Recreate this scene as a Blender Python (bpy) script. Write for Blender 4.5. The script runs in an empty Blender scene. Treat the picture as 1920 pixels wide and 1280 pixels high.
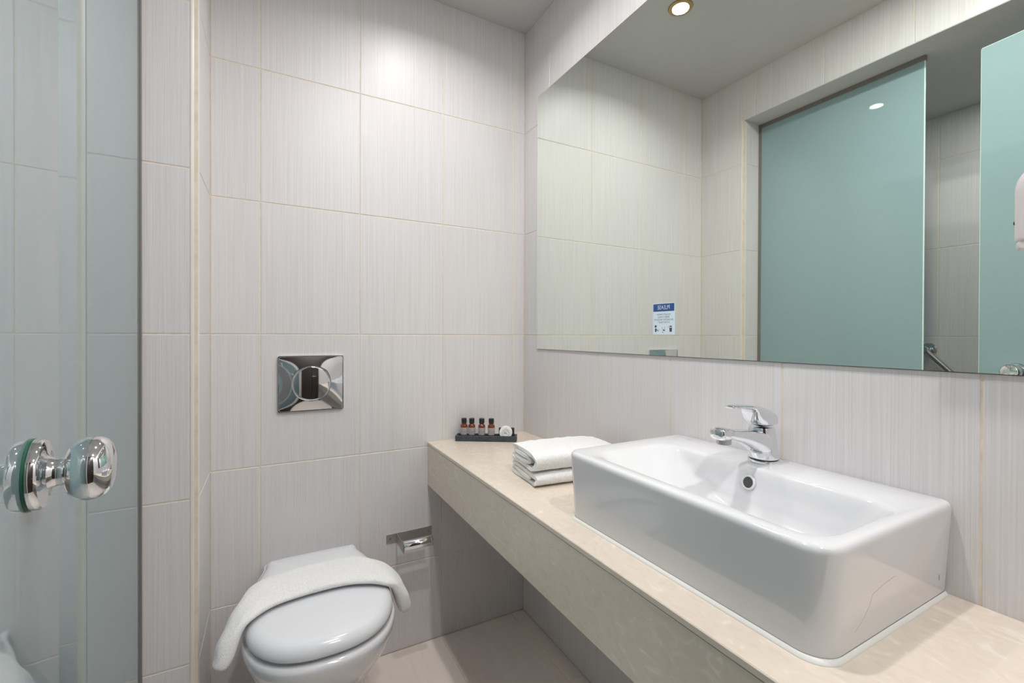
import bpy, math, random
from mathutils import Vector, Matrix
random.seed(7)
PI = math.pi
SC = bpy.context.scene
COL = SC.collection

# ------------------------------------------------------------------ camera
CAM_Z = 1.115
def make_camera():
    f, yaw, cx, cy, pitch, roll = 848.4364, 28.8347, 974.846, 632.2715, .3028, -.2053
    a, t, ro = (math.radians(v) for v in (yaw, pitch, roll))
    F = Vector((math.sin(a), math.cos(a), 0)); R = Vector((math.cos(a), -math.sin(a), 0)); U = Vector((0, 0, 1))
    F, U = F*math.cos(t) - U*math.sin(t), U*math.cos(t) + F*math.sin(t)
    R, U = R*math.cos(ro) - U*math.sin(ro), R*math.sin(ro) + U*math.cos(ro)
    cd = bpy.data.cameras.new('camera')
    cd.sensor_fit = 'HORIZONTAL'; cd.sensor_width = 36.0
    cd.lens = f/1920*36
    cd.shift_x = (960-cx)/1920; cd.shift_y = (cy-640)/1920
    cd.clip_start = .01; cd.clip_end = 50
    co = bpy.data.objects.new('camera', cd); COL.objects.link(co)
    m = Matrix((R, U, -F)).transposed().to_4x4()
    m.translation = Vector((0, 0, CAM_Z))
    co.matrix_world = m
    SC.camera = co
make_camera()

# ------------------------------------------------------------------ world, exposure
w = bpy.data.worlds.new('world'); SC.world = w; w.use_nodes = True
w.node_tree.nodes['Background'].inputs[0].default_value = (.9, .93, 1, 1)
w.node_tree.nodes['Background'].inputs[1].default_value = .3
SC.view_settings.view_transform = 'Standard'
SC.view_settings.look = 'None'
SC.view_settings.gamma = 1.0
SC.view_settings.use_curve_mapping = False
SC.view_settings.exposure = 0.26
SC.cycles.use_denoising = True
SC.cycles.max_bounces = 14
SC.cycles.diffuse_bounces = 8
SC.cycles.glossy_bounces = 8
SC.cycles.transmission_bounces = 8
SC.cycles.sample_clamp_indirect = 4.0
SC.cycles.blur_glossy = .3

LIGHT_POWER = 8.0
LIGHT_COL = (1.0, .975, .965)
# ceiling downlights, only the first in view, the shower one added for light: x, y, ceiling z, power factor, beam spread, label
DOWNLIGHTS = [
    (.463, 1.189, 2.331, .35, 146, 'recessed ceiling downlight with brass ring seen lit at the top of the mirror'),
    (.32, .55, 2.331, .95, 180, 'recessed ceiling downlight over the floor beside the washbasin'),
    (.45, -.30, 2.331, 1.15, 180, 'recessed ceiling downlight above the entrance end of the counter'),
    (-.50, .60, 2.127, .28, 180, 'recessed downlight in the low ceiling inside the shower'),
]

# ------------------------------------------------------------------ dimensions
XL, XR, YB = -.1564, .9005, 1.6          # left face, right face, back face
YS = 1.36                                # the stub's face towards the camera (shower jamb)
ZC = 2.331                               # ceiling
ZS = 2.127                               # shower ceiling / header underside
XG = -.268                               # fixed glass plane
XD = -.166                               # door glass plane
YR = -.55                                # rear wall
XN = -.062; YN = -.16                                # near end of the shower opening
XSH = -.9                                # far wall of the shower
TW, TH = .2913, .4052
ROWS = [0, .3039, .7091, 1.1143, 1.5195, 1.9247, 2.3299]
CT = .726                                # counter top
XC = .4995                               # counter front

# ------------------------------------------------------------------ materials
def new_mat(name):
    m = bpy.data.materials.new(name); m.use_nodes = True
    nt = m.node_tree; b = nt.nodes['Principled BSDF']
    return m, nt, b
def setp(b, **k):
    names = dict(col='Base Color', rough='Roughness', metal='Metallic', ior='IOR', spec='Specular IOR Level',
                 coat='Coat Weight', coat_rough='Coat Roughness', coat_ior='Coat IOR', trans='Transmission Weight',
                 sheen='Sheen Weight', alpha='Alpha', sss='Subsurface Weight', ecol='Emission Color', estr='Emission Strength')
    for n, v in k.items():
        if n in ('col', 'ecol') and len(v) == 3: v = (*v, 1)
        b.inputs[names[n]].default_value = v
def plain(name, col, rough=.5, **k):
    m, nt, b = new_mat(name); setp(b, col=col, rough=rough, **k)
    return m
def N(nt, typ, **k):
    n = nt.nodes.new(typ)
    for a, v in k.items(): setattr(n, a, v)
    return n

def ramp(nt, fac, stops):
    r = N(nt, 'ShaderNodeValToRGB')
    e = r.color_ramp.elements
    e[0].position, e[0].color = stops[0][0], (*stops[0][1], 1)
    e[1].position, e[1].color = stops[-1][0], (*stops[-1][1], 1)
    for p, c in stops[1:-1]:
        x = e.new(p); x.color = (*c, 1)
    nt.links.new(fac, r.inputs[0])
    return r.outputs[0]

def tile_mat(name, dark, light, vary, scale, rough, bump):
    """glazed tile with fine threads running along its local z"""
    m, nt, b = new_mat(name)
    L = nt.links.new
    tc = N(nt, 'ShaderNodeTexCoord'); oi = N(nt, 'ShaderNodeObjectInfo')
    mul = N(nt, 'ShaderNodeMath', operation='MULTIPLY'); mul.inputs[1].default_value = 57.0
    L(oi.outputs['Random'], mul.inputs[0])
    add = N(nt, 'ShaderNodeVectorMath', operation='ADD')
    L(tc.outputs['Object'], add.inputs[0]); L(mul.outputs[0], add.inputs[1])
    mp = N(nt, 'ShaderNodeMapping'); mp.inputs['Scale'].default_value = scale
    L(add.outputs[0], mp.inputs[0])
    n1 = N(nt, 'ShaderNodeTexNoise'); n1.inputs['Scale'].default_value = 1; n1.inputs['Detail'].default_value = 3
    n1.inputs['Roughness'].default_value = .65
    L(mp.outputs[0], n1.inputs['Vector'])
    c = ramp(nt, n1.outputs[0], [(.28, dark), (.5, tuple((a+q)/2 for a, q in zip(dark, light))), (.72, light)])
    n2 = N(nt, 'ShaderNodeTexNoise'); n2.inputs['Scale'].default_value = 6; n2.inputs['Detail'].default_value = 2
    L(add.outputs[0], n2.inputs['Vector'])
    hs = N(nt, 'ShaderNodeHueSaturation')
    mr = N(nt, 'ShaderNodeMapRange'); mr.inputs['To Min'].default_value = 1-vary; mr.inputs['To Max'].default_value = 1+vary
    ad = N(nt, 'ShaderNodeMath', operation='ADD'); L(oi.outputs['Random'], ad.inputs[0]); L(n2.outputs[0], ad.inputs[1])
    dv = N(nt, 'ShaderNodeMath', operation='MULTIPLY'); dv.inputs[1].default_value = .5; L(ad.outputs[0], dv.inputs[0])
    L(dv.outputs[0], mr.inputs['Value']); L(mr.outputs[0], hs.inputs['Value']); L(c, hs.inputs['Color'])
    L(hs.outputs[0], b.inputs['Base Color'])
    bp = N(nt, 'ShaderNodeBump'); bp.inputs['Strength'].default_value = bump; bp.inputs['Distance'].default_value = .0006
    L(n1.outputs[0], bp.inputs['Height']); L(bp.outputs[0], b.inputs['Normal'])
    setp(b, rough=rough, spec=.5)
    return m

def noise_mat(name, stops, scale, rough, detail=5, stretch=(1, 1, 1), bump=0, bscale=None, distort=0, **k):
    m, nt, b = new_mat(name); L = nt.links.new
    tc = N(nt, 'ShaderNodeTexCoord'); mp = N(nt, 'ShaderNodeMapping'); mp.inputs['Scale'].default_value = stretch
    L(tc.outputs['Object'], mp.inputs[0])
    n1 = N(nt, 'ShaderNodeTexNoise'); n1.inputs['Scale'].default_value = scale; n1.inputs['Detail'].default_value = detail
    n1.inputs['Distortion'].default_value = distort
    L(mp.outputs[0], n1.inputs['Vector'])
    L(ramp(nt, n1.outputs[0], stops), b.inputs['Base Color'])
    if bump:
        n2 = N(nt, 'ShaderNodeTexNoise'); n2.inputs['Scale'].default_value = bscale or scale; n2.inputs['Detail'].default_value = 3
        L(mp.outputs[0], n2.inputs['Vector'])
        bp = N(nt, 'ShaderNodeBump'); bp.inputs['Strength'].default_value = bump; bp.inputs['Distance'].default_value = .002
        L(n2.outputs[0], bp.inputs['Height']); L(bp.outputs[0], b.inputs['Normal'])
    setp(b, rough=rough, **k)
    return m

def glass_mat(name, col, edge=False):
    """frosted pale green glass: satin body that passes light on, under a polished face"""
    m, nt, b = new_mat(name); L = nt.links.new
    setp(b, col=col, rough=.6, spec=0)
    tr = N(nt, 'ShaderNodeBsdfTranslucent'); tr.inputs[0].default_value = (*col, 1)
    mx = N(nt, 'ShaderNodeMixShader'); mx.inputs[0].default_value = .35
    out = nt.nodes['Material Output']
    L(b.outputs[0], mx.inputs[1]); L(tr.outputs[0], mx.inputs[2])
    gl = N(nt, 'ShaderNodeBsdfAnisotropic'); gl.inputs['Roughness'].default_value = .008
    lw = N(nt, 'ShaderNodeLayerWeight')
    pw = N(nt, 'ShaderNodeMath', operation='POWER'); pw.inputs[1].default_value = 2.2
    L(lw.outputs['Facing'], pw.inputs[0])
    ma = N(nt, 'ShaderNodeMath', operation='MULTIPLY_ADD'); ma.inputs[1].default_value = .88; ma.inputs[2].default_value = .05
    L(pw.outputs[0], ma.inputs[0])
    m2 = N(nt, 'ShaderNodeMixShader'); L(ma.outputs[0], m2.inputs[0]); L(mx.outputs[0], m2.inputs[1]); L(gl.outputs[0], m2.inputs[2])
    L(m2.outputs[0], out.inputs[0])
    return m

M = {}
M['tile'] = tile_mat('wall_tile_glaze', (.60, .578, .578), (.715, .696, .70), .02, (430, 430, 3), .40, .25)
M['floor_tile'] = tile_mat('floor_tile_glaze', (.75, .675, .62), (.80, .73, .675), .02, (60, 60, 3), .35, .1)
M['grout'] = noise_mat('beige_grout', [(.3, (.67, .57, .46)), (.7, (.77, .675, .565))], 40, .9)
M['trim'] = noise_mat('cream_corner_trim', [(.3, (.68, .635, .585)), (.7, (.72, .675, .62))], 9, .35)
M['ceiling'] = noise_mat('ceiling_paint', [(.3, (.53, .52, .515)), (.7, (.56, .55, .545))], 3, .85)
M['stone'] = noise_mat('beige_marble', [(.2, (.62, .535, .445)), (.45, (.68, .595, .505)), (.6, (.70, .615, .525)), (.68, (.75, .675, .595)), (.8, (.80, .735, .66))],
                       34, .25, detail=10, stretch=(1, .55, 1), distort=2.2)
M['ceramic'] = plain('white_sanitary_ceramic', (.69, .69, .71), .10, coat=.6, coat_rough=.03)
M['plastic'] = plain('white_gloss_plastic', (.72, .73, .765), .16, coat=.4, coat_rough=.05)
M['chrome'] = plain('chrome', (.80, .81, .83), .045, metal=1)
M['steel'] = noise_mat('brushed_steel', [(.3, (.42, .41, .40)), (.7, (.52, .51, .50))], 30, .3, stretch=(1, 40, 40), metal=1)
M['channel'] = plain('dark_bronze_channel', (.22, .20, .18), .45, metal=.4)
M['glass'] = glass_mat('frosted_green_glass', (.40, .545, .575))
M['glass_edge'] = plain('polished_glass_edge', (.74, .92, .87), .12, coat=.5)
M['mirror'] = plain('silvered_mirror', (.875, .925, .86), 0.0, metal=1)
M['mirror_edge'] = plain('mirror_edge', (.16, .11, .10), .4)
M['terry'] = noise_mat('white_terry', [(.3, (.76, .755, .75)), (.7, (.87, .865, .86))], 260, .95, detail=3, bump=.8, bscale=480, sheen=.4)
M['slate'] = noise_mat('dark_slate', [(.3, (.030, .040, .052)), (.7, (.055, .068, .085))], 60, .6)
M['amber'] = plain('amber_plastic', (.16, .035, .008), .12, coat=.5)
M['black'] = plain('black_plastic', (.010, .010, .011), .35)
M['label'] = noise_mat('grey_label', [(.3, (.34, .31, .33)), (.7, (.42, .38, .39))], 200, .6)
M['label_ink'] = plain('label_ink', (.10, .09, .13), .7)
M['paper'] = plain('white_tissue_paper', (.82, .82, .82), .7)
M['ink'] = plain('grey_ink', (.08, .08, .09), .7)
M['dark_card'] = plain('dark_card', (.03, .027, .027), .7)
M['gold'] = plain('brass_ring', (.45, .31, .14), .28, metal=1)
M['rubber'] = plain('green_washer', (.02, .10, .06), .3)
M['sign_white'] = plain('sign_white', (.66, .76, .84), .4)
M['sign_blue'] = plain('sign_blue', (.018, .075, .25), .4)
M['sign_ink'] = plain('sign_ink', (.05, .07, .11), .6)
M['off_white'] = plain('off_white_plastic', (.66, .61, .61), .35)
M['wood'] = noise_mat('dark_door_wood', [(.3, (.018, .013, .010)), (.7, (.035, .024, .018))], 8, .45, stretch=(6, 6, .6))  # dark colour stands for the unlit room beyond the doorway
M['black_hole'] = plain('dark_recess', (.06, .065, .06), .5)
M['sealant'] = plain('white_sealant', (.78, .78, .75), .4)
lm, lnt, lb = new_mat('lit_lens'); setp(lb, col=(1, .95, .85), ecol=(1, .93, .78), estr=9.0); M['lens'] = lm

# ------------------------------------------------------------------ mesh helpers
def mk(name, verts, faces, mat, parent=None, smooth=None, mats=None, fmat=None):
    me = bpy.data.meshes.new(name)
    me.from_pydata([tuple(v) for v in verts], [], faces)
    for mm in ([mat] if mats is None else mats): me.materials.append(mm)
    if fmat:
        for p, i in zip(me.polygons, fmat): p.material_index = i
    if smooth is not None:
        me.polygons.foreach_set('use_smooth', [True]*len(me.polygons))
        me.update()
        if smooth < 179: me.set_sharp_from_angle(angle=math.radians(smooth))
    me.update()
    return link(name, me, parent)
def link(name, me, parent=None):
    o = bpy.data.objects.new(name, me); COL.objects.link(o)
    if parent is not None: o.parent = parent
    return o
class G:
    """collects geometry for one mesh"""
    def __init__(s): s.v = []; s.f = []; s.m = []
    def add(s, v, f, mi=0):
        n = len(s.v); s.v += [tuple(q) for q in v]; s.f += [tuple(i+n for i in q) for q in f]; s.m += [mi]*len(f)
        return s
    def build(s, name, mat, parent=None, smooth=None, mats=None):
        return mk(name, s.v, s.f, mat, parent, smooth, mats, s.m if mats else None)
def tag(o, label=None, cat=None, group=None, kind=None):
    if label: o['label'] = label
    if cat: o['category'] = cat
    if group: o['group'] = group
    if kind: o['kind'] = kind
    return o
def thing(name, loc, label, cat, group=None, rot=(0, 0, 0)):
    o = bpy.data.objects.new(name, None); COL.objects.link(o)
    o.location = loc; o.rotation_euler = rot; o.empty_display_size = .05
    return tag(o, label, cat, group)
def chbox(x0, x1, y0, y1, z0, z1, c=0):
    """box with all edges chamfered by c"""
    if c <= 0:
        v = [(x, y, z) for x in (x0, x1) for y in (y0, y1) for z in (z0, z1)]
        return v, [(0, 1, 3, 2), (4, 6, 7, 5), (0, 4, 5, 1), (2, 3, 7, 6), (0, 2, 6, 4), (1, 5, 7, 3)]
    X = (x0, x1); Y = (y0, y1); Z = (z0, z1); v = []; idx = {}
    for i in (0, 1):
        for j in (0, 1):
            for k in (0, 1):
                sx, sy, sz = 1-2*i, 1-2*j, 1-2*k
                p = (X[i], Y[j], Z[k])
                for ax in range(3):       # vertex lying on face `ax`
                    q = [p[0]+sx*c, p[1]+sy*c, p[2]+sz*c]; q[ax] = p[ax]
                    idx[i, j, k, ax] = len(v); v.append(tuple(q))
    f = []
    for ax in range(3):
        a, b = [t for t in range(3) if t != ax]
        for s in (0, 1):
            q = []
            for (p, r) in ((0, 0), (1, 0), (1, 1), (0, 1)):
                ijk = [0, 0, 0]; ijk[ax] = s; ijk[a] = p; ijk[b] = r
                q.append(idx[(*ijk, ax)])
            f.append(tuple(q))
    for ax in range(3):                   # edge chamfers along ax
        a, b = [t for t in range(3) if t != ax]
        for p in (0, 1):
            for r in (0, 1):
                e0 = [0, 0, 0]; e0[a] = p; e0[b] = r; e1 = list(e0); e1[ax] = 1
                f.append((idx[(*e0, a)], idx[(*e0, b)], idx[(*e1, b)], idx[(*e1, a)]))
    for i in (0, 1):
        for j in (0, 1):
            for k in (0, 1): f.append((idx[i, j, k, 0], idx[i, j, k, 1], idx[i, j, k, 2]))
    return v, f
def fix_normals(o):
    import bmesh
    bm = bmesh.new(); bm.from_mesh(o.data); bmesh.ops.recalc_face_normals(bm, faces=bm.faces); bm.to_mesh(o.data); bm.free()
    return o
def box(name, x0, x1, y0, y1, z0, z1, mat, parent=None, c=0):
    v, f = chbox(x0, x1, y0, y1, z0, z1, c)
    return fix_normals(mk(name, v, f, mat, parent))
def rrect(x0, x1, y0, y1, r, z, nc=8, ne=6):
    """closed ring of a rounded rectangle in the xy plane; r = radius or 4 radii (x0y0, x1y0, x1y1, x0y1)"""
    rs = (r,)*4 if not isinstance(r, (tuple, list)) else r
    cs = [(x0+rs[0], y0+rs[0], rs[0], PI), (x1-rs[1], y0+rs[1], rs[1], 1.5*PI), (x1-rs[2], y1-rs[2], rs[2], 0), (x0+rs[3], y1-rs[3], rs[3], .5*PI)]
    out = []
    for q, (cx, cy, rr, a0) in enumerate(cs):
        arc = [(cx+rr*math.cos(a0+.5*PI*i/nc), cy+rr*math.sin(a0+.5*PI*i/nc), z) for i in range(nc+1)]
        out += arc
        n = cs[(q+1) % 4]
        nx, ny = n[0]+n[2]*math.cos(n[3]), n[1]+n[2]*math.sin(n[3])
        px, py, _ = arc[-1]
        for i in range(1, ne): out.append((px+(nx-px)*i/ne, py+(ny-py)*i/ne, z))
    return out
def loft(rings, cap0=True, cap1=True, closed=True):
    n = len(rings[0]); v = [p for r in rings for p in r]; f = []
    for i in range(len(rings)-1):
        for j in range(n if closed else n-1):
            k = (j+1) % n
            f.append((i*n+j, i*n+k, (i+1)*n+k, (i+1)*n+j))
    for flag, base, rev in ((cap0, 0, True), (cap1, (len(rings)-1)*n, False)):
        if flag:
            c = [sum(p[a] for p in rings[0 if rev else -1])/n for a in range(3)]
            v.append(tuple(c)); ci = len(v)-1
            for j in range(n):
                k = (j+1) % n
                f.append((ci, base+k, base+j) if rev else (ci, base+j, base+k))
    return v, f
def lathe(prof, seg=32, axis='z', cap0=True, cap1=True, org=(0, 0, 0)):
    """prof: list of (radius, height)"""
    rings = []
    for r, h in prof:
        ring = []
        for i in range(seg):
            a = 2*PI*i/seg; c, s = r*math.cos(a), r*math.sin(a)
            p = {'z': (c, s, h), 'x': (h, c, s), 'y': (s, h, c)}[axis]
            ring.append((p[0]+org[0], p[1]+org[1], p[2]+org[2]))
        rings.append(ring)
    return loft(rings, cap0, cap1)
def catmull(P, n):
    out = []
    for i in range(len(P)-1):
        p0, p1, p2, p3 = P[max(i-1, 0)], P[i], P[i+1], P[min(i+2, len(P)-1)]
        for j in range(n):
            t = j/n
            out.append(tuple(.5*((2*b)+(-a+c)*t+(2*a-5*b+4*c-d)*t*t+(-a+3*b-3*c+d)*t**3) for a, b, c, d in zip(p0, p1, p2, p3)))
    out.append(tuple(P[-1]))
    return out
def tube(pts, r, seg=10):
    rings = []; up = Vector((0, 0, 1)); pts = [Vector(p) for p in pts]
    for i, p in enumerate(pts):
        d = (pts[min(i+1, len(pts)-1)]-pts[max(i-1, 0)]).normalized()
        a = d.cross(up if abs(d.z) < .9 else Vector((1, 0, 0))).normalized(); b = d.cross(a)
        rr = r[i] if isinstance(r, (list, tuple)) else r
        rings.append([tuple(p+a*rr*math.cos(2*PI*k/seg)+b*rr*math.sin(2*PI*k/seg)) for k in range(seg)])
    return loft(rings)
def part(name, vf, mat, parent, smooth=40):
    return fix_normals(mk(name, vf[0], vf[1], mat, parent, smooth))
def text_mesh(txt, size):
    cu = bpy.data.curves.new('lettering', 'FONT'); cu.body = txt; cu.size = size; cu.align_x = 'CENTER'; cu.align_y = 'CENTER'
    cu.extrude = 0; cu.resolution_u = 3
    o = bpy.data.objects.new('lettering', cu); COL.objects.link(o)
    bpy.context.view_layer.update()
    dg = bpy.context.evaluated_depsgraph_get()
    me = bpy.data.meshes.new_from_object(o.evaluated_get(dg))
    v = [tuple(p.co) for p in me.vertices]; f = [tuple(p.vertices) for p in me.polygons]
    bpy.data.objects.remove(o); bpy.data.curves.remove(cu); bpy.data.meshes.remove(me)
    return v, f

# ------------------------------------------------------------------ tiles
GAP = .0030
_tc = {}
def tile_mesh(w, h, mat):
    key = (round(w, 4), round(h, 4), mat.name)
    if key in _tc: return _tc[key]
    g = GAP/2; c = .0011; d = .0055
    a0, a1, b0, b1 = g, w-g, g, h-g
    v = [(a0+c, 0, b0+c), (a1-c, 0, b0+c), (a1-c, 0, b1-c), (a0+c, 0, b1-c),
         (a0, c, b0), (a1, c, b0), (a1, c, b1), (a0, c, b1),
         (a0, d, b0), (a1, d, b0), (a1, d, b1), (a0, d, b1)]
    f = [(0, 1, 2, 3)]
    for i in range(4):
        j = (i+1) % 4
        f += [(i, i+4, j+4, j), (i+4, i+8, j+8, j+4)]
    me = bpy.data.meshes.new('tile'); me.from_pydata(v, [], f); me.materials.append(mat); me.update()
    _tc[key] = me
    return me
def tiles(parent, cols, rows, place, mat, skip=None):
    """cols, rows: edge positions; place(a, b) -> (location, rotation) of a tile whose lower corner is at a, b"""
    for i in range(len(cols)-1):
        for j in range(len(rows)-1):
            w, h = abs(cols[i+1]-cols[i]), rows[j+1]-rows[j]
            if w < .012 or h < .012: continue
            if skip and skip(cols[i], cols[i+1], rows[j], rows[j+1]): continue
            o = link('tile', tile_mesh(w, h, mat), parent)
            o.location, o.rotation_euler = place(cols[i], rows[j])
def edges(lo, hi, first, step):
    k = math.floor((lo-first)/step)-1; out = [lo]
    while first+k*step < hi-.012:
        e = first+k*step
        if e > lo+.012: out.append(e)
        k += 1
    return out+[hi]
def wall(name, x0, x1, y0, y1, z0, z1, mat='grout'):
    return tag(box(name, x0, x1, y0, y1, z0, z1, M[mat]), kind='structure')
ROWZ = ROWS[:-1]+[ZC]
S = .0012       # grout sits this far behind the tile faces

# back wall (faces -y)
wb = wall('wall_back', XL-.1, XR+.1, YB+S, YB+.1, 0, ZC)
tiles(wb, edges(XL, XR, -.0284, TW), ROWZ, lambda a, b: ((a, YB, b), (0, 0, 0)), M['tile'])
# right wall (faces -x): columns counted from the far end
wr = wall('wall_right', XR+S, XR+.1, YR-.1, YB+S, 0, ZC)
def hidden_by_mirror(a, b, z0, z1):
    return min(a, b) > -.1 and max(a, b) < 1.49 and z0 > 1.07 and z1 < 2.02
rc = edges(YR, YB, 1.4156, TW)[::-1]
tiles(wr, rc, ROWZ, lambda a, b: ((XR, a, b), (0, 0, -PI/2)), M['tile'], hidden_by_mirror)
# left wall: stub by the toilet, header over the shower opening, nib near the entrance
SH = GAP/2
def lwall():
    g = G()
    g.add(*chbox(XSH-.1, XL-S, YS+S, YB+.1, 0, ZC))
    g.add(*chbox(XL-.111, XL-S, YN, YS+S, ZS+.08, ZC))
    g.add(*chbox(XSH-.1, XN-S, YR-.1, YN-S, 0, ZC))
    o = g.build('wall_left', M['grout']); fix_normals(o)
    return tag(o, kind='structure')
wl = lwall()
L_ = lambda a, b: ((XL, a, b), (0, 0, PI/2))
tiles(wl, [YS+.012, YB], ROWZ, L_, M['tile'])
tiles(wl, edges(YN, YS+.012, 1.303, TW+.001), [ZS, ZC], L_, M['tile'])
tiles(wl, edges(YR, YN, 1.303, TW+.001), ROWZ, lambda a, b: ((XN, a, b), (0, 0, PI/2)), M['tile'])
RS = ROWS[:-2]+[1.9247, ZS]
tiles(wl, edges(XSH, XL-.016, XG, TW), RS, lambda a, b: ((a, YS, b), (0, 0, 0)), M['tile'])
# the near end of the shower, faces +y
tiles(wl, edges(XSH, XN, XG, TW)[::-1], RS, lambda a, b: ((a, YN, b), (0, 0, PI)), M['tile'])
# far wall of the shower, faces +x
ws = wall('wall_shower', XSH-.1, XSH-S, YN, YS, 0, ZS)
tiles(ws, edges(YN, YS, .898, TW), RS, lambda a, b: ((XSH, a, b), (0, 0, PI/2)), M['tile'])
# rounded corner trim on the stub's outer corner
def corner_trim():
    r = .0155; ring = []
    cx, cy = XL-r, YS+r
    prof = [(cx-.0005, YS+.004), (cx-.0005, YS-.0005)]
    prof += [(cx+(r+.0005)*math.sin(a), cy-(r+.0005)*math.cos(a)) for a in [PI/2*i/8 for i in range(9)]]
    prof += [(XL+.0005, YS+r), (XL-.004, YS+r)]
    v, f = loft([[(x, y, 0) for x, y in prof], [(x, y, ZS) for x, y in prof]], False, False)
    return tag(mk('trim_1', v, f, M['trim'], None, 30), kind='structure')
fix_normals(corner_trim())
# rear wall behind the camera; dark leaf added for the unlit doorway in the chrome
wre = wall('wall_rear', XL-.1, XR+.1, YR-.1, YR-S, 0, ZC)
DX0, DX1, DZ = -.055, .485, 2.25
tiles(wre, [XR]+[DX1], ROWZ, lambda a, b: ((a, YR, b), (0, 0, PI)), M['tile'])
tiles(wre, [DX1, DX0], [DZ, ZC], lambda a, b: ((a, YR, b), (0, 0, PI)), M['tile'])
dr = tag(box('door_1', DX0+.04, DX1-.04, YR-.002, YR+.03, .008, DZ-.04, M['wood'], None, .003), kind='structure')
g = G(); g.add(*chbox(DX0, DX0+.038, YR-.002, YR+.045, 0, DZ, .003)); g.add(*chbox(DX1-.038, DX1, YR-.002, YR+.045, 0, DZ, .003))
g.add(*chbox(DX0+.038, DX1-.038, YR-.002, YR+.045, DZ-.038, DZ, .003))
fix_normals(g.build('door_frame', M['wood'], dr))
part('door_handle', tube([(DX1-.1, YR+.03, 1.0), (DX1-.1, YR+.075, 1.0), (DX1-.21, YR+.08, 1.0)], .009), M['steel'], dr)
# floor
fl = wall('floor', XL-.85, XR+.1, YR-.1, YB+.1, -.1, -S)
FR = edges(YR, YB, 1.195, TH)
tiles(fl, edges(XSH, XR, -.0284+TW-.0005, TW), FR, lambda a, b: ((a, b, 0), (-PI/2, 0, 0)), M['floor_tile'],
      lambda a, b, y0, y1: (b <= XN and (y0 > YS or y1 < YN)))
# ceilings
wall('ceiling', XL-.11, XR+.1, YR-.1, YB+.1, ZC, ZC+.1, 'ceiling')
wall('ceiling_shower', XSH-.1, XL-S, YN, YS+S, ZS, ZS+.08, 'ceiling')

# ------------------------------------------------------------------ mirror on the right wall
MY0, MY1, MZ0, MZ1 = -.25, 1.4935, 1.0625, 2.026
mt = thing('wall_mirror', (XR, (MY0+MY1)/2, MZ0), 'large frameless mirror on the right wall above the counter', 'mirror')
def loc(o, t):                       # world-built mesh under a thing
    o.matrix_parent_inverse = Matrix.Translation(-Vector(t.location)); return o
o = loc(box('mirror_glass', XR-.0045, XR-.0012, MY0, MY1, MZ0, MZ1, M['mirror_edge'], mt), mt)
o.data.materials.append(M['mirror'])
for p in o.data.polygons:
    if p.normal.x < -.9: p.material_index = 1
loc(box('edge_backing', XR-.0012, XR-.0002, MY0+.001, MY1-.001, MZ0-.0015, MZ1+.0005, M['mirror_edge'], mt), mt)
XM = XR-.0045

# flat panel on the mirror glass, painted as a wall notice's reflection
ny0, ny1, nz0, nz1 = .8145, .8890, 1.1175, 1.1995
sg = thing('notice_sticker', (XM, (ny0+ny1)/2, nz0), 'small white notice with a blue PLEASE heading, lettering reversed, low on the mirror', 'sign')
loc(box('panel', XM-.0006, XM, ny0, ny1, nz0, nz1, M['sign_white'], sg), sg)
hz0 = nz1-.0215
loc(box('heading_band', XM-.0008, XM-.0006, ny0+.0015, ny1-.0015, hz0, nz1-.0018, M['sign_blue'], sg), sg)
def on_notice(name, vf, cy, cz, sx, mat, x):
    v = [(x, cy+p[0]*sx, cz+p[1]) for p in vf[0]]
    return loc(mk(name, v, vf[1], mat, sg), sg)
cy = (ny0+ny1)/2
on_notice('heading', text_mesh('PLEASE', .0150), cy, (hz0+nz1)/2-.001, .92, M['sign_white'], XM-.00095)
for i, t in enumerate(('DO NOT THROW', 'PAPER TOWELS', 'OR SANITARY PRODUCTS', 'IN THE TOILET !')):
    on_notice('text_line', text_mesh(t, .0062), cy, hz0-.0085-i*.0068, .92, M['sign_ink'], XM-.0007)
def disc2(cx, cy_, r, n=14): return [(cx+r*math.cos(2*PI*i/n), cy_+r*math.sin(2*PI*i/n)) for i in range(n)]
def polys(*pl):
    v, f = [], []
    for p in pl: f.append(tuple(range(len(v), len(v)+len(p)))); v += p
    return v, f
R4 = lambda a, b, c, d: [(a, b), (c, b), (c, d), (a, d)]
on_notice('pictogram', polys(disc2(.002, .0135, .0036), R4(-.001, -.001, .0045, .008), [(-.002, .006), (-.009, .001), (-.008, -.0005), (-.001, .0045)], R4(-.0108, .004, -.0088, .006)), ny1-.012, nz0+.008, 1, M['sign_ink'], XM-.0007)
on_notice('pictogram', polys([(-.005, .012), (-.0042, .012), (-.003, .004), (-.004, .004)], [(-.006, .003), (.003, .006), (.002, .003), (-.003, .0005)], R4(.001, -.003, .004, -.001), [(.003, .007), (.005, .012), (.0057, .0118), (.004, .007)]), cy, nz0+.008, 1, M['sign_ink'], XM-.0007)
on_notice('pictogram', polys(R4(-.004, .0115, .004, .0145), [(-.0035, -.001), (.0035, -.001), (.0045, .0095), (-.0045, .0095)], [(.006, .009), (.009, .013), (.0083, .0135), (.0053, .0095)]), ny0+.013, nz0+.008, 1, M['sign_ink'], XM-.0007)

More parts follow.
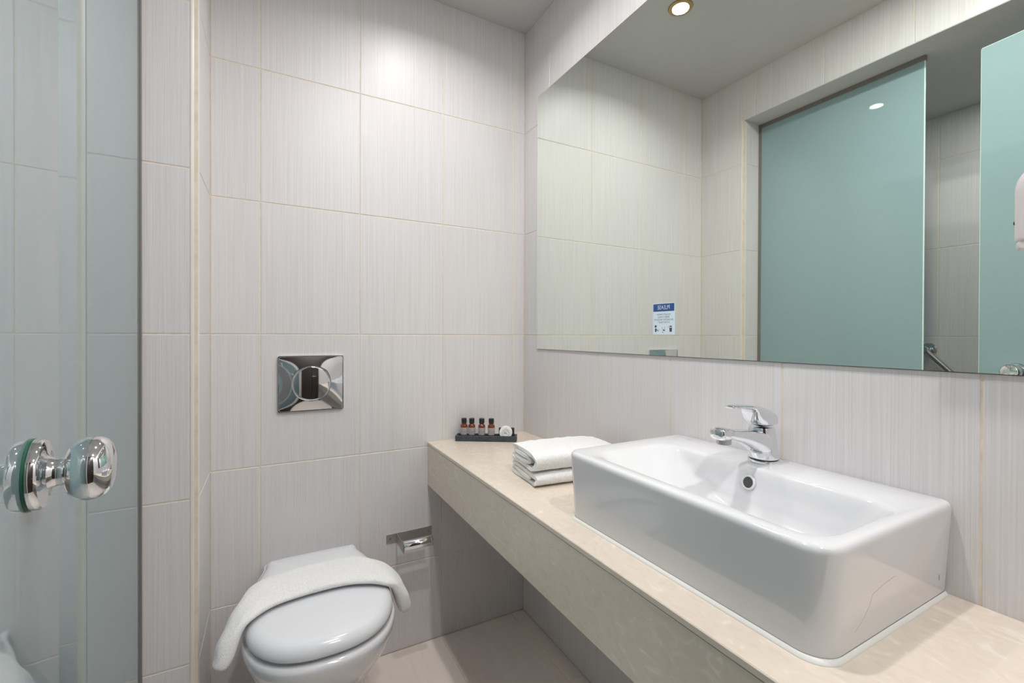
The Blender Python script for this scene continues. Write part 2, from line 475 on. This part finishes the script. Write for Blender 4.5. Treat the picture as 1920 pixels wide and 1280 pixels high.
# wall dispenser at the frame's right edge, fixed on the mirror
def dispenser():
    x0, x1, y0, y1, z0, z1 = .822, XM-.0003, .085, .203, 1.232, 1.335
    t = thing('wall_dispenser', (XM, (y0+y1)/2, z0), 'pale plastic wall dispenser with a rounded top on the mirror at the right edge', 'dispenser')
    rings = []
    for k, (x, ins) in enumerate([(x1, 0), (x0+.012, 0), (x0+.005, .002), (x0+.0015, .005), (x0, .010)]):
        r = [(x, q[0], q[1]) for q in rrect(y0+ins, y1-ins, z0+ins*.4, z1-ins, (.006, .006, .034, .034), 0, 8, 4)]
        rings.append(r)
    loc(part('housing', loft(rings), M['off_white'], t), t)
    rings = [[(x, q[0], q[1]) for q in rrect(y0+.002+i, y1-.003-i, z0-.009+i, z0+.004, .004, 0, 5, 4)] for x, i in ((x1, 0), (x0+.006, 0), (x0+.002, .003))]
    loc(part('base_lip', loft(rings), M['off_white'], t), t)
    loc(part('lock_button', lathe([(.0024, y1-.001), (.0024, y1+.0006), (.0012, y1+.0009)], 12, 'y', org=(x0+.012, 0, z0+.028)), M['black'], t), t)
dispenser()

# ------------------------------------------------------------------ vanity counter
ct = thing('vanity_counter', (.7, .3, 0), 'long beige marble counter with a deep front apron along the right wall', 'counter')
loc(box('top_slab', XC-.001, XR-.0005, YR+.002, YB-.0008, CT-.0115, CT, M['stone'], ct, .0015), ct)
loc(box('front_apron', XC, XC+.02, YR+.002, YB-.0008, .570, CT-.0127, M['stone'], ct, .0008), ct)
loc(box('support_panel', XC+.022, XR-.0008, YR+.002, YB-.001, CT-.06, CT-.0128, M['stone'], ct), ct)

# ------------------------------------------------------------------ washbasin
BX0, BX1, BY0, BY1, BZ = .556, XR-.0012, .279, .807, .868
def basin():
    t = thing('washbasin', (.73, .54, CT), 'white rectangular countertop washbasin with a chrome tap ledge', 'basin')
    rf = (.040, .012, .012, .034)
    rings = []
    def ring(i, z, dx=0, bot=0):   # inset i, bottom taper
        return rrect(BX0+i+dx, BX1-i*.5, BY0+i, BY1-i, tuple(max(q-i*.6, .004) for q in rf), z, 8, 14)
    rings += [ring(.008, CT+.0005), ring(.0065, CT+.02), ring(.003, CT+.08), ring(.0006, BZ-.026), ring(.0001, BZ-.012), ring(0, BZ-.0095), ring(.0003, BZ-.0070), ring(.0013, BZ-.0040), ring(.0034, BZ-.0015), ring(.0065, BZ-.0003), ring(.009, BZ)]
    ro = .045
    def bowl(i0, i1, j0, j1, z, r): return rrect(.585+i0, .797-i1, BY0+.022+j0, BY1-.058-j1, r, z, 8, 14)
    rings += [bowl(-.004, -.006, -.003, -.008, BZ, ro), bowl(0, -.001, .001, 0, BZ-.0018, ro), bowl(.0035, .003, .004, .012, BZ-.007, ro),
              bowl(.008, .007, .010, .030, BZ-.020, ro), bowl(.014, .012, .018, .060, BZ-.040, .048), bowl(.022, .018, .030, .10, BZ-.062, .05),
              bowl(.030, .024, .045, .13, BZ-.075, .05), bowl(.044, .036, .07, .16, BZ-.083, .045), bowl(.07, .06, .13, .20, BZ-.087, .025)]
    o = part('bowl', loft(rings), M['ceramic'], t, 60); loc(o, t)
    bead = [rrect(BX0+.006-k, BX1, BY0+.006-k, BY1-.006+k, (.036, .012, .012, .03), CT+h, 8, 14) for k, h in ((.0030, .0003), (.0022, .003), (-.001, .0055))]
    loc(part('sealant_bead', loft(bead, False, False), M['sealant'], t), t)
    # overflow: a chrome ring round a hole in the bowl's back slope
    oc = Vector((.7868, .536, .8395)); nrm = Vector((-1, 0, .28)).normalized()
    q = Vector((1, 0, 0)).rotation_difference(nrm).to_matrix().to_4x4(); q.translation = oc
    def at(vf): return [tuple(q @ Vector(p)) for p in vf[0]], vf[1]
    loc(part('overflow_ring', at(lathe([(.0100, .0005), (.0103, .0028), (.0118, .0036), (.0135, .0028), (.0142, .0)], 32, 'x', False, False)), M['ceramic'], t), t)
    loc(part('overflow_hole', at(lathe([(.0102, .0012), (.004, .0008)], 24, 'x', False, True)), M['black_hole'], t), t)
    loc(part('drain', lathe([(.022, BZ-.0862), (.021, BZ-.0845), (.014, BZ-.0835), (.005, BZ-.0825)], 24, 'z', org=(.69, .46, 0)), M['chrome'], t), t)
    g = G()
    M0 = .757
    for k in range(7): g.add(*chbox(.871, .874, M0-k*.0034, M0+.002-k*.0034, BZ-.0004, BZ+.0002))
    loc(fix_normals(g.build('maker_mark', M['label'], t)), t)
basin()
def basin_marks():
    t = bpy.data.objects['washbasin']
    def track(name, pts, r):
        loc(part(name, tube(pts, r, 5), M['label'], t), t)
    side = lambda z: BY0+.0065-(z-CT-.02)/.06*.0035
    track('hairline_crack', [(x, side(z), z) for x, z in ((.722, .799), (.695, .7965), (.664, .790), (.658, .777), (.644, .763), (.625, .752))], .0002)
    track('chip_mark', [(.864, side(.764), .764), (.8655, side(.755), .755)], .0008)
basin_marks()

def sup(cx, cy, a, b, n, e=2.6):
    """superellipse points"""
    out = []
    for i in range(n):
        t = 2*PI*i/n; c, s = math.cos(t), math.sin(t)
        out.append((cx+a*math.copysign(abs(c)**(2/e), c), cy+b*math.copysign(abs(s)**(2/e), s)))
    return out
def tap():
    x, y, z = .846, .545, BZ
    t = thing('mixer_tap', (x, y, z), 'chrome single-lever mixer tap on the washbasin ledge', 'tap')
    def P(o): return loc(o, t)
    P(part('base_ring', lathe([(.0285, z-.0003), (.0290, z+.003), (.0285, z+.0065), (.0265, z+.0078)], 36, 'z', org=(x, y, 0)), M['chrome'], t))
    P(part('gasket', lathe([(.0262, z+.0070), (.0262, z+.0100)], 36, 'z', org=(x, y, 0)), M['black'], t))
    body = []
    for h, rx, ry, dx in ((.0098, .0262, .0262, 0), (.013, .0268, .0265, 0), (.022, .0255, .0252, -.001), (.035, .0245, .0240, -.002), (.048, .0245, .0235, -.004), (.058, .0245, .0232, -.006), (.066, .0240, .0228, -.007), (.0705, .0225, .0215, -.007)):
        body.append([(px, py, z+h) for px, py in sup(x+dx, y, rx, ry, 36, 2.1)])
    P(part('body', loft(body), M['chrome'], t, 50))
    sp = []
    for px, zb, zt, hw in ((.846, .882, .934, .020), (.832, .882, .9345, .0236), (.822, .8870, .9348, .0226), (.812, .8930, .9353, .0212), (.800, .9005, .9362, .0196), (.785, .9085, .938, .0181), (.765, .9160, .9405, .0165), (.745, .9215, .943, .0158), (.729, .9245, .945, .0154), (.7285, .9247, .9448, .0152)):
        sp.append([(px, q[0], q[1]) for q in sup(y, (zb+zt)/2, hw, (zt-zb)/2, 32, 2.6)])
    P(part('spout', loft(sp), M['chrome'], t, 50))
    tip = []
    for px, zb, zt, hw in ((.7283, .9245, .9470, .0160), (.722, .9243, .9478, .0163), (.714, .925, .9482, .0160), (.7085, .9265, .9478, .0148), (.706, .930, .9450, .011)):
        tip.append([(px, q[0], q[1]) for q in sup(y, (zb+zt)/2, hw, (zt-zb)/2, 32, 3.2)])
    P(part('spout_tip', loft(tip), M['chrome'], t, 50))
    P(part('aerator', lathe([(.0115, .9165), (.0128, .9175), (.0128, .9265)], 24, 'z', org=(.7275, y, 0)), M['steel'], t))
    lv = []
    for px, zb, zt, hw in ((.8675, .945, .950, .010), (.8655, .9415, .957, .0165), (.860, .9400, .9645, .0210), (.851, .9392, .9705, .0235), (.840, .9392, .9752, .0245), (.829, .9395, .9785, .0240), (.820, .9425, .9805, .0225), (.8125, .9455, .982, .0205), (.806, .953, .9828, .0195), (.801, .9680, .9832, .0186), (.797, .9740, .9840, .0178), (.79, .9760, .9848, .0160), (.77, .9782, .9858, .0142), (.752, .9798, .9862, .0130), (.744, .9808, .9860, .0110), (.7425, .9825, .9852, .008)):
        lv.append([(px, q[0], q[1]) for q in sup(y, (zb+zt)/2, hw, (zt-zb)/2, 32, 2.7)])
    P(part('lever', loft(lv), M['chrome'], t, 60))
    P(part('pop_up_rod', lathe([(.003, z+.05), (.003, z+.058), (.0055, z+.0595), (.0055, z+.066), (.003, z+.068)], 14, 'z', org=(x+.0225, y-.001, 0)), M['chrome'], t))
tap()

# ------------------------------------------------------------------ folded towels on the counter
def fold_section(kind, w, h):
    """centre line of the folded cloth in (y, z); y<0 faces the camera side"""
    if kind == 'upper':      # wrapped: thick outer fold round a double inner fold
        return [(.42*w, .87*h), (.2*w, .89*h), (-.2*w, .90*h), (-.37*w, .88*h), (-.455*w, .74*h), (-.47*w, .52*h), (-.44*w, .28*h), (-.36*w, .13*h),
                (-.1*w, .115*h), (.2*w, .115*h), (.38*w, .13*h), (.455*w, .24*h), (.40*w, .36*h), (.2*w, .37*h), (-.15*w, .37*h), (-.25*w, .45*h), (-.25*w, .56*h), (-.15*w, .64*h), (.15*w, .64*h), (.40*w, .63*h)]
    return [(.45*w, .85*h), (.2*w, .83*h), (-.2*w, .82*h), (-.38*w, .80*h), (-.46*w, .68*h), (-.47*w, .5*h), (-.45*w, .31*h), (-.37*w, .18*h),
            (-.1*w, .17*h), (.2*w, .17*h), (.41*w, .18*h), (.455*w, .33*h), (.40*w, .50*h), (.15*w, .50*h), (-.20*w, .50*h), (-.26*w, .50*h)]
def towel(name, org, rot, kind, length, w, h, label, thick):
    t = thing(name, org, label, 'towel', 'folded towels on the counter', (0, 0, rot))
    cl = catmull([(a, b) for a, b in fold_section(kind, w, h)], 5)
    th = thick*h
    up, dn = [], []
    for i, p in enumerate(cl):
        q0, q1 = cl[max(i-1, 0)], cl[min(i+1, len(cl)-1)]
        d = Vector((q1[0]-q0[0], q1[1]-q0[1])).normalized(); n = Vector((-d.y, d.x))
        e = th*min(1, .72+.28*min(i, len(cl)-1-i)/2)
        up.append((p[0]+n.x*e, p[1]+n.y*e)); dn.append((p[0]-n.x*e, p[1]-n.y*e))
    prof = up+dn[::-1]
    rings = []
    K = 18
    for k in range(K+1):
        u = k/K; x = u*length
        bulge = 1-.10*(2*u-1)**4
        e = min(k, K-k)
        sh = {0: .0, 1: 1}.get(e, 1)
        ring = []
        for j, (a, b) in enumerate(prof):
            nz = .0009*math.sin(37*u+9*b/h*3)+.0007*math.sin(61*u+5*a/w*6)
            ring.append((x+.0022*math.sin(j*.35), a*(1 if sh else .985)+nz, max(.0004, b*bulge+nz*.6*(b/h))))
        rings.append(ring)
    v, f = loft(rings, False, False)
    n, m = len(prof), len(up)
    for base, rev in ((0, True), (K*n, False)):
        for i in range(m-1):
            q = (base+i, base+i+1, base+n-2-i, base+n-1-i)
            f.append(q[::-1] if rev else q)
    part('cloth', (v, f), M['terry'], t, 60)
    return t
TA = math.radians(-6)
towel('hand_towel', (.596, 1.062, CT+.0006), TA, 'lower', .255, .172, .037, 'white folded terry towel lying under the other towel on the counter', .135)
towel('hand_towel', (.594, 1.060, CT+.0375), TA, 'upper', .250, .166, .052, 'white folded terry towel on top of the pair beside the washbasin', .100)

# ------------------------------------------------------------------ amenities tray
TO = Vector((.590, 1.560, CT)); TDIR = Vector((.190, -.119, 0)); TL = .2242; ANG = math.atan2(TDIR.y, TDIR.x)
TD = .046
tr = thing('amenities_tray', (TO.x, TO.y, CT), 'narrow dark slate tray holding small bottles on the counter corner', 'tray', None, (0, 0, ANG))
def tray():
    H = .0205
    fr = [(.0, 0), (.0008, 0), (.0008, H)]
    rings = [rrect(0, TL, 0, TD, .0015, .0003, 3, 2), rrect(0, TL, 0, TD, .0015, H-.001, 3, 2), rrect(.001, TL-.001, .001, TD-.001, .0015, H, 3, 2),
             rrect(.006, TL-.006, .006, TD-.006, .0015, H, 3, 2), rrect(.007, TL-.007, .007, TD-.007, .0015, H-.001, 3, 2), rrect(.007, TL-.007, .007, TD-.007, .0015, .008, 3, 2)]
    part('tray_body', loft(rings), M['slate'], tr)
tray()
def tray_pt(s, d, z): return Vector((TO.x, TO.y, CT))+Matrix.Rotation(ANG, 3, 'Z') @ Vector((s, d, z))
def bottle_root(s, label, rz):
    p = tray_pt(s, .024, .0082)
    return thing('toiletry_bottle', p, label, 'bottle', 'small amber bottles on the tray', (0, 0, rz))
BL = ['leftmost of the four amber bottles on the slate tray', 'second amber bottle from the left, touching the leftmost on the slate tray', 'third amber bottle from the left on the slate tray', 'rightmost amber bottle on the slate tray, nearest the round soap']
RB = ANG
b0 = bottle_root(.0285, BL[0], RB)
R_ = .0128
part('bottle_body', lathe([(R_-.0012, .0), (R_, .0012), (R_, .046), (R_-.0008, .0485), (R_-.004, .0510), (.0078, .0525), (.0078, .0545)], 28), M['amber'], b0, 40)
part('cap', lathe([(.0094, .0546), (.0098, .0556), (.0098, .0715), (.0090, .0727)], 28), M['black'], b0, 40)
def arc_patch(r, a0, a1, z0, z1, n=10):
    v = []; f = []
    for i in range(n+1):
        a = a0+(a1-a0)*i/n
        v += [(r*math.cos(a), r*math.sin(a), z0), (r*math.cos(a), r*math.sin(a), z1)]
    for i in range(n): f.append((2*i, 2*i+2, 2*i+3, 2*i+1))
    return v, f
la, lb_ = -PI/2-1.25, -PI/2+1.25
mk('paper_label', *arc_patch(R_+.0002, la, lb_, .0135, .0395, 14), M['label'], b0, 179)
g = G()
for z, hwid, th in ((.0330, .45, .0006), (.0300, .6, .0005), (.0245, .75, .0011), (.0205, .5, .0005), (.0180, .6, .0005)):
    g.add(*arc_patch(R_+.00035, -PI/2-hwid, -PI/2+hwid, z, z+th, 8))
g.build('label_print', M['label_ink'], b0, 179)
for lab, s in zip(BL[1:], (.0575, .0945, .1300)):
    c = b0.copy(); COL.objects.link(c); c.location = tray_pt(s, .024, .0082); c['label'] = lab
    for ch in list(b0.children):
        d = ch.copy(); COL.objects.link(d); d.parent = c
# soap wrapped in pleated paper, leaning on a small dark card box
def soap():
    bx = thing('card_box', tray_pt(.186, .026, .0082), 'small dark card box behind the round soap', 'box', None, (0, 0, ANG))
    v, f = chbox(-.0285, .0285, .0005, .0115, 0, .0375, .0006)
    o = fix_normals(mk('carton', v, f, M['dark_card'], bx))
    r = .0235
    t = thing('wrapped_soap', tray_pt(.1845, .0155, .0084), 'round soap in white pleated paper standing on the slate tray', 'soap', None, (0, 0, ANG))
    rings = []
    n = 72
    for rr, y in ((.35, .0085), (.92, .0085), (1.0, .006), (1.0, -.005), (.95, -.0078), (.8, -.0085), (.6, -.0085), (.42, -.0082), (.40, -.0078), (.2, -.0077)):
        ring = []
        for i in range(n):
            a = 2*PI*i/n
            k = .0005*(1 if i % 2 else -1) if .35 < rr < .97 and y < 0 else 0
            ring.append((rr*r*math.cos(a), y+k, r+rr*r*math.sin(a)))
        rings.append(ring)
    part('wrapper', loft(rings), M['paper'], t, 30)
    g = G()
    for rr in (.56, ):
        for i in range(22):
            a = 2*PI*i/22
            p = [(rr*r*math.cos(a+da)*q, -.0094, r+rr*r*math.sin(a+da)*q) for da, q in ((0, .95), (.12, .95), (.12, 1.05), (0, 1.05))]
            g.add(p, [(0, 1, 2, 3)])
    g.build('printed_ring', M['ink'], t)
    def stroke(pts, wd):
        gg = G()
        for a, b in zip(pts, pts[1:]):
            d = Vector((b[0]-a[0], b[1]-a[1])).normalized(); nn = Vector((-d.y, d.x))*wd/2
            gg.add([(a[0]+nn.x, -.0081, r+a[1]+nn.y), (a[0]-nn.x, -.0081, r+a[1]-nn.y), (b[0]-nn.x, -.0081, r+b[1]-nn.y), (b[0]+nn.x, -.0081, r+b[1]+nn.y)], [(0, 1, 2, 3)])
        return gg
    gg = stroke([(-.0062, .004), (-.0050, .0045), (-.0042, -.0022), (-.002, -.0035), (.0, .002), (.0012, .0022), (.002, -.003), (.0048, -.0042), (.0065, -.0025)], .0013)
    gg.build('monogram', M['ink'], t)
soap()

# ------------------------------------------------------------------ flush plate
def flush():
    x0, x1, z0, z1 = .018, .2115, .869, 1.047
    t = thing('flush_plate', ((x0+x1)/2, YB, z0), 'square chrome flush plate with a round split button above the toilet', 'flush plate')
    cx, cz = (x0+x1)/2, (z0+z1)/2
    N_ = 96
    def sq(ins, y, r=.006):
        ring = rrect(x0+ins, x1-ins, z0+ins, z1-ins, r, 0, 6, 18)
        return [(p[0], y, p[1]) for p in ring]
    n = len(sq(0, 0))
    base = sq(0, 0)
    ang = [math.atan2(p[2]-cz, p[0]-cx) for p in base]
    def circ(r, y): return [(cx+r*math.cos(a), y, cz+r*math.sin(a)) for a in ang]
    loc(part('rim', loft([sq(0, YB-.0002), sq(0, YB-.008), sq(.0008, YB-.009), sq(.003, YB-.009), sq(.0038, YB-.0075)], False, False), M['chrome'], t, 30), t)
    RC = .0545
    rings = [sq(.0036, YB-.0070, .005)]
    outer = sq(.0036, 0, .005)
    for k in range(1, 13):
        u = k/12
        c = circ(RC, 0)
        pts = [(o[0]+(q[0]-o[0])*u, o[2]+(q[2]-o[2])*u) for o, q in zip(outer, c)]
        A_, B_ = (x1-x0)/2-.0036, (z1-z0)/2-.0036
        rings.append([(px, YB-.0070-.0095*max(0, 1-((px-cx)/A_)**2)*max(0, 1-((pz-cz)/B_)**2), pz) for px, pz in pts])
    rings.append(circ(RC-.0005, YB-.0110))
    loc(part('cover', loft(rings, False, False), M['chrome'], t, 179), t)
    for s in (-1, 1):
        a0 = PI/2 if s < 0 else -PI/2
        def half(r, y): return [(cx+s*.0006+r*math.cos(a0+PI*i/28), y, cz+r*math.sin(a0+PI*i/28)) for i in range(29)]
        RB_ = RC-.0012
        loc(part('flush_button', loft([half(RB_, YB-.0120), half(RB_, YB-.0150)]+[half(RB_*math.sqrt(1-q), YB-.0153-.0030*q) for q in (.02, .1, .2, .3, .4, .5, .6, .7, .8, .9, .97)]), M['chrome'], t, 30), t)
flush()

# ------------------------------------------------------------------ toilet
LX = .1145
OUT = [(1.022, 0), (1.0235, .030), (1.031, .062), (1.048, .095), (1.075, .122), (1.11, .1435), (1.16, .160), (1.22, .1675), (1.28, .1675), (1.34, .163), (1.40, .154), (1.45, .1425), (1.485, .1325), (1.505, .1285), (1.525, .1275), (1.533, .124), (1.537, .117), (1.538, .06), (1.538, 0)]
OUT = [(1.055+(y-1.022)*(1.22-1.055)/(1.22-1.022) if y < 1.22 else y, hx) for y, hx in OUT]
def outline(scale_x=1, off=0, zf=0, y_front=None, y_back=None):
    """closed ring (x, y) made of the half outline, grown by off"""
    half = catmull(OUT[:-3], 3)+[OUT[-2], OUT[-1]]
    y0, y1 = OUT[0][0], OUT[-1][0]
    pts = []
    for y, hx in half:
        if y_front is not None:
            y = y_front+(y-y0)/(y1-y0)*((y_back or y1)-y_front)
        pts.append((y, hx))
    ring = [(LX+hx*scale_x, y) for y, hx in pts]+[(LX-hx*scale_x, y) for y, hx in pts[-2:0:-1]]
    if off:
        cyy = 1.29
        ring = [(LX+(x-LX)*(1-off/.165), cyy+(y-cyy)*(1-off/.26)) for x, y in ring]
    return ring
def toilet():
    t = thing('toilet', (LX, YB, 0), 'white wall-hung toilet with its lid closed below the flush plate', 'toilet')
    R3 = lambda ring, z: [(x, y, z) for x, y in ring]
    lid = [R3(outline(off=.010), .4155), R3(outline(off=.003), .4160), R3(outline(off=0), .4200), R3(outline(off=.0005), .4270), R3(outline(off=.003), .4345), R3(outline(off=.008), .4410), R3(outline(off=.016), .4460),
           R3(outline(off=.028), .4488), R3(outline(off=.05), .4505), R3(outline(off=.09), .4518), R3(outline(off=.13), .4524)]
    loc(part('lid', loft(lid), M['plastic'], t, 60), t)
    seat = [R3(outline(off=.024), .4068), R3(outline(off=.020), .4075), R3(outline(off=.019), .409), R3(outline(off=.021), .4125), R3(outline(off=.024), .4135)]
    loc(part('seat', loft(seat), M['plastic'], t, 60), t)
    loc(part('hinge', lathe([(.011, LX-.085), (.011, LX+.085)], 16, 'x', org=(0, 1.553, .412)), M['plastic'], t), t)
    YBK = YB-.0008
    bowl = []
    for z, sx, yf, off in ((.4065, 1.00, 1.062, 0), (.4060, 1.025, 1.055, 0), (.402, 1.043, 1.049, 0), (.394, 1.048, 1.047, 0), (.380, 1.040, 1.050, 0), (.355, 1.000, 1.063, 0), (.33, .962, 1.078, 0), (.30, .915, 1.102, 0), (.27, .87, 1.132, 0), (.24, .82, 1.17, 0), (.21, .76, 1.205, 0), (.18, .70, 1.26, 0), (.15, .66, 1.32, 0), (.12, .64, 1.38, 0), (.10, .63, 1.43, 0), (.085, .60, 1.48, 0), (.078, .52, 1.52, 0)):
        bowl.append(R3(outline(sx, 0, y_front=yf, y_back=YBK), z))
    loc(part('bowl', loft(bowl), M['ceramic'], t, 179), t)
    return t
toilet()

def bath_mat():
    t = thing('bath_mat', (LX, 1.31, .4545), 'white terry mat folded in a strip and draped across the toilet lid', 'mat')
    P = [(-.0985, 1.190, .384, .018, .010), (-.0960, 1.192, .389, .028, .016), (-.0890, 1.198, .404, .034, .020), (-.0790, 1.212, .428, .042, .019), (-.0640, 1.236, .4510, .056, .0155), (-.040, 1.270, .4640, .074, .0125), (.01, 1.305, .4668, .0745, .012), (.09, 1.314, .4670, .069, .012), (.17, 1.316, .4668, .072, .012),
         (.225, 1.300, .4658, .074, .012), (.262, 1.275, .4615, .068, .0125), (.290, 1.260, .4470, .054, .0145), (.305, 1.252, .422, .046, .0165), (.3155, 1.248, .394, .040, .0185), (.3205, 1.246, .372, .033, .0165), (.3225, 1.245, .360, .020, .010)]
    C = catmull(P, 6); rings = []
    for i, p in enumerate(C):
        q0, q1 = C[max(i-1, 0)], C[min(i+1, len(C)-1)]
        d = Vector((q1[0]-q0[0], 0, q1[2]-q0[2])).normalized()
        n = Vector((-d.z, 0, d.x)); wv = Vector((0, 1, 0))
        e = min(i, len(C)-1-i); tk = p[4]
        ring = []
        for a, b in sup(0, 0, p[3], tk, 40, 2.8):
            rip = .0011*math.sin(i*.55+a*60)+.0009*math.sin(i*.31-a*95)
            q = Vector(p[:3])+wv*a+n*(b+(rip if b > 0 else 0))
            ring.append(tuple(q))
        rings.append(ring)
    loc(part('cloth', loft(rings), M['terry'], t, 179), t)
bath_mat()

# ------------------------------------------------------------------ toilet paper holder
def holder():
    t = thing('paper_holder', (.433, YB, .385), 'empty brushed steel toilet paper holder on the tiles beside the counter', 'paper holder')
    z0, z1 = .3855, .4185
    loc(box('wall_plate', .353, .5155, YB-.0028, YB-.0003, z0, z1, M['steel'], t, .0006), t)
    loc(box('side_arm', .3865, .3892, YB-.1010, YB-.0030, z0, z1, M['steel'], t, .0006), t)
    loc(part('roller', lathe([(.0150, .3893), (.0158, .3905), (.0158, .482), (.0175, .4830), (.0178, .4860), (.0165, .4885)], 28, 'x', org=(0, YB-.087, .4045)), M['chrome'], t), t)
    for x in (.366, .503):
        loc(part('screw', lathe([(.0036, YB-.0027), (.0034, YB-.0039), (.0012, YB-.0043)], 12, 'y', org=(x, 0, .402)), M['channel'], t), t)
holder()

# ------------------------------------------------------------------ shower screen and door
def glass_slab(name, x, y0, y1, z0, z1, th, parent):
    v, f = chbox(x-th, x, y0, y1, z0, z1, min(.003, th*.36))
    o = fix_normals(mk(name, v, f, M['glass'], parent)); o.data.materials.append(M['glass_edge'])
    for p in o.data.polygons:
        if abs(p.normal.x) < .8: p.material_index = 1
    return o
ss = thing('shower_screen', (XG, 1.05, 0), 'fixed frosted glass shower screen in a dark channel beside the tiled jamb', 'screen')
loc(glass_slab('glass_panel', XG, .7280, YS-.004, .012, ZS-.016, .008, ss), ss)
loc(box('side_channel', XG-.014, XG+.003, YS-.013, YS-.0006, 0.0004, ZS-.0005, M['channel'], ss), ss)
loc(box('top_channel', XG-.014, XG+.003, .7275, YS-.0105, ZS-.0185, ZS-.0006, M['channel'], ss), ss)
loc(box('bottom_channel', XG-.016, XG+.0055, .7275, YS-.0105, .0006, .018, M['channel'], ss), ss)

DANG = math.radians(6.6)
sd = thing('hinged_shower_screen', (XD, .5545, 0), 'frosted glass shower door at the left edge with a chrome knob', 'shower door', None, (0, 0, DANG))
DLEN = .685
glass_slab('glass_panel', 0, -DLEN, 0, .012, 2.022, .008, sd)
for z in (.25, 1.78):
    g = G(); g.add(*chbox(-.016, -.0082, -DLEN-.020, -DLEN+.045, z-.03, z+.03, .002)); g.add(*chbox(.0002, .008, -DLEN-.020, -DLEN+.045, z-.03, z+.03, .002))
    fix_normals(g.build('hinge', M['chrome'], sd))
KY, KZ = -.087, 1.010
def knob(side):
    x0 = 0 if side > 0 else -.008
    prof_r = [(.0252, .0012), (.0260, .0022), (.0260, .0062), (.0248, .0080), (.0150, .0090), (.0122, .0102), (.0108, .0130), (.0103, .0155), (.0108, .0182), (.0128, .0196)]
    prof_k = [(.0128, .0194), (.0160, .0199), (.0200, .0220), (.0228, .0258), (.0243, .0303), (.0245, .0345), (.0235, .0390), (.0212, .0428), (.0172, .0455), (.0112, .0471), (.004, .0476)]
    T = lambda pr: [(r, x0+side*h) for r, h in pr]
    k = part('door_knob', lathe(T(prof_k), 56, 'x', org=(0, KY, KZ)), M['chrome'], sd, 179)
    part('rosette', lathe(T(prof_r), 56, 'x', org=(0, KY, KZ)), M['chrome'], k, 35)
    part('washer', lathe(T([(.0264, .0001), (.0266, .0012), (.0252, .0013)]), 48, 'x', org=(0, KY, KZ)), M['rubber'], k, 35)  # added ring, painted green for the glass thickness refracted at the rosette
knob(1); knob(-1)

# grab rail on the far shower wall (seen in the mirror through the gap)
gr = thing('grab_rail', (XSH, .93, 1.06), 'chrome grab rail on the far shower wall, seen in the mirror', 'rail')
A, B = (XSH+.045, .930, 1.055), (XSH+.045, .60, .70)
d = (Vector(B)-Vector(A)).normalized()
loc(part('bar', tube([Vector(A)+d*.012, Vector(B)-d*.012], .0115, 16), M['steel'], gr), gr)
for q in (A, B):
    m_ = loc(part('mount', lathe([(.030, XSH+.0006), (.031, XSH+.004), (.027, XSH+.0085), (.0135, XSH+.010), (.013, XSH+.04), (.0155, XSH+.045), (.013, XSH+.057)], 28, 'x', org=(0, q[1], q[2])), M['chrome'], gr), gr)

# ------------------------------------------------------------------ downlights
for x, y, z, k, spread, lab in DOWNLIGHTS:
    t = thing('downlight', (x, y, z), lab, 'ceiling light', 'recessed ceiling downlights')
    part('ring', lathe([(.0440, -.0003), (.0440, -.0025), (.0420, -.0048), (.0330, -.0062), (.0300, -.0050), (.0295, -.0015)], 40, 'z', False, False), M['gold'], t, 40)
    part('lens', lathe([(.0296, -.0012), (.0294, -.0025), (.020, -.0036), (.008, -.0041)], 32, 'z', True, True), M['lens'], t, 60)
    ld = bpy.data.lights.new('downlight_lamp', 'AREA'); ld.shape = 'DISK'; ld.size = .058
    ld.energy = LIGHT_POWER*k; ld.spread = math.radians(spread); ld.color = LIGHT_COL
    lo = bpy.data.objects.new('lamp', ld); COL.objects.link(lo); lo.parent = t; lo.location = (0, 0, -.0075)
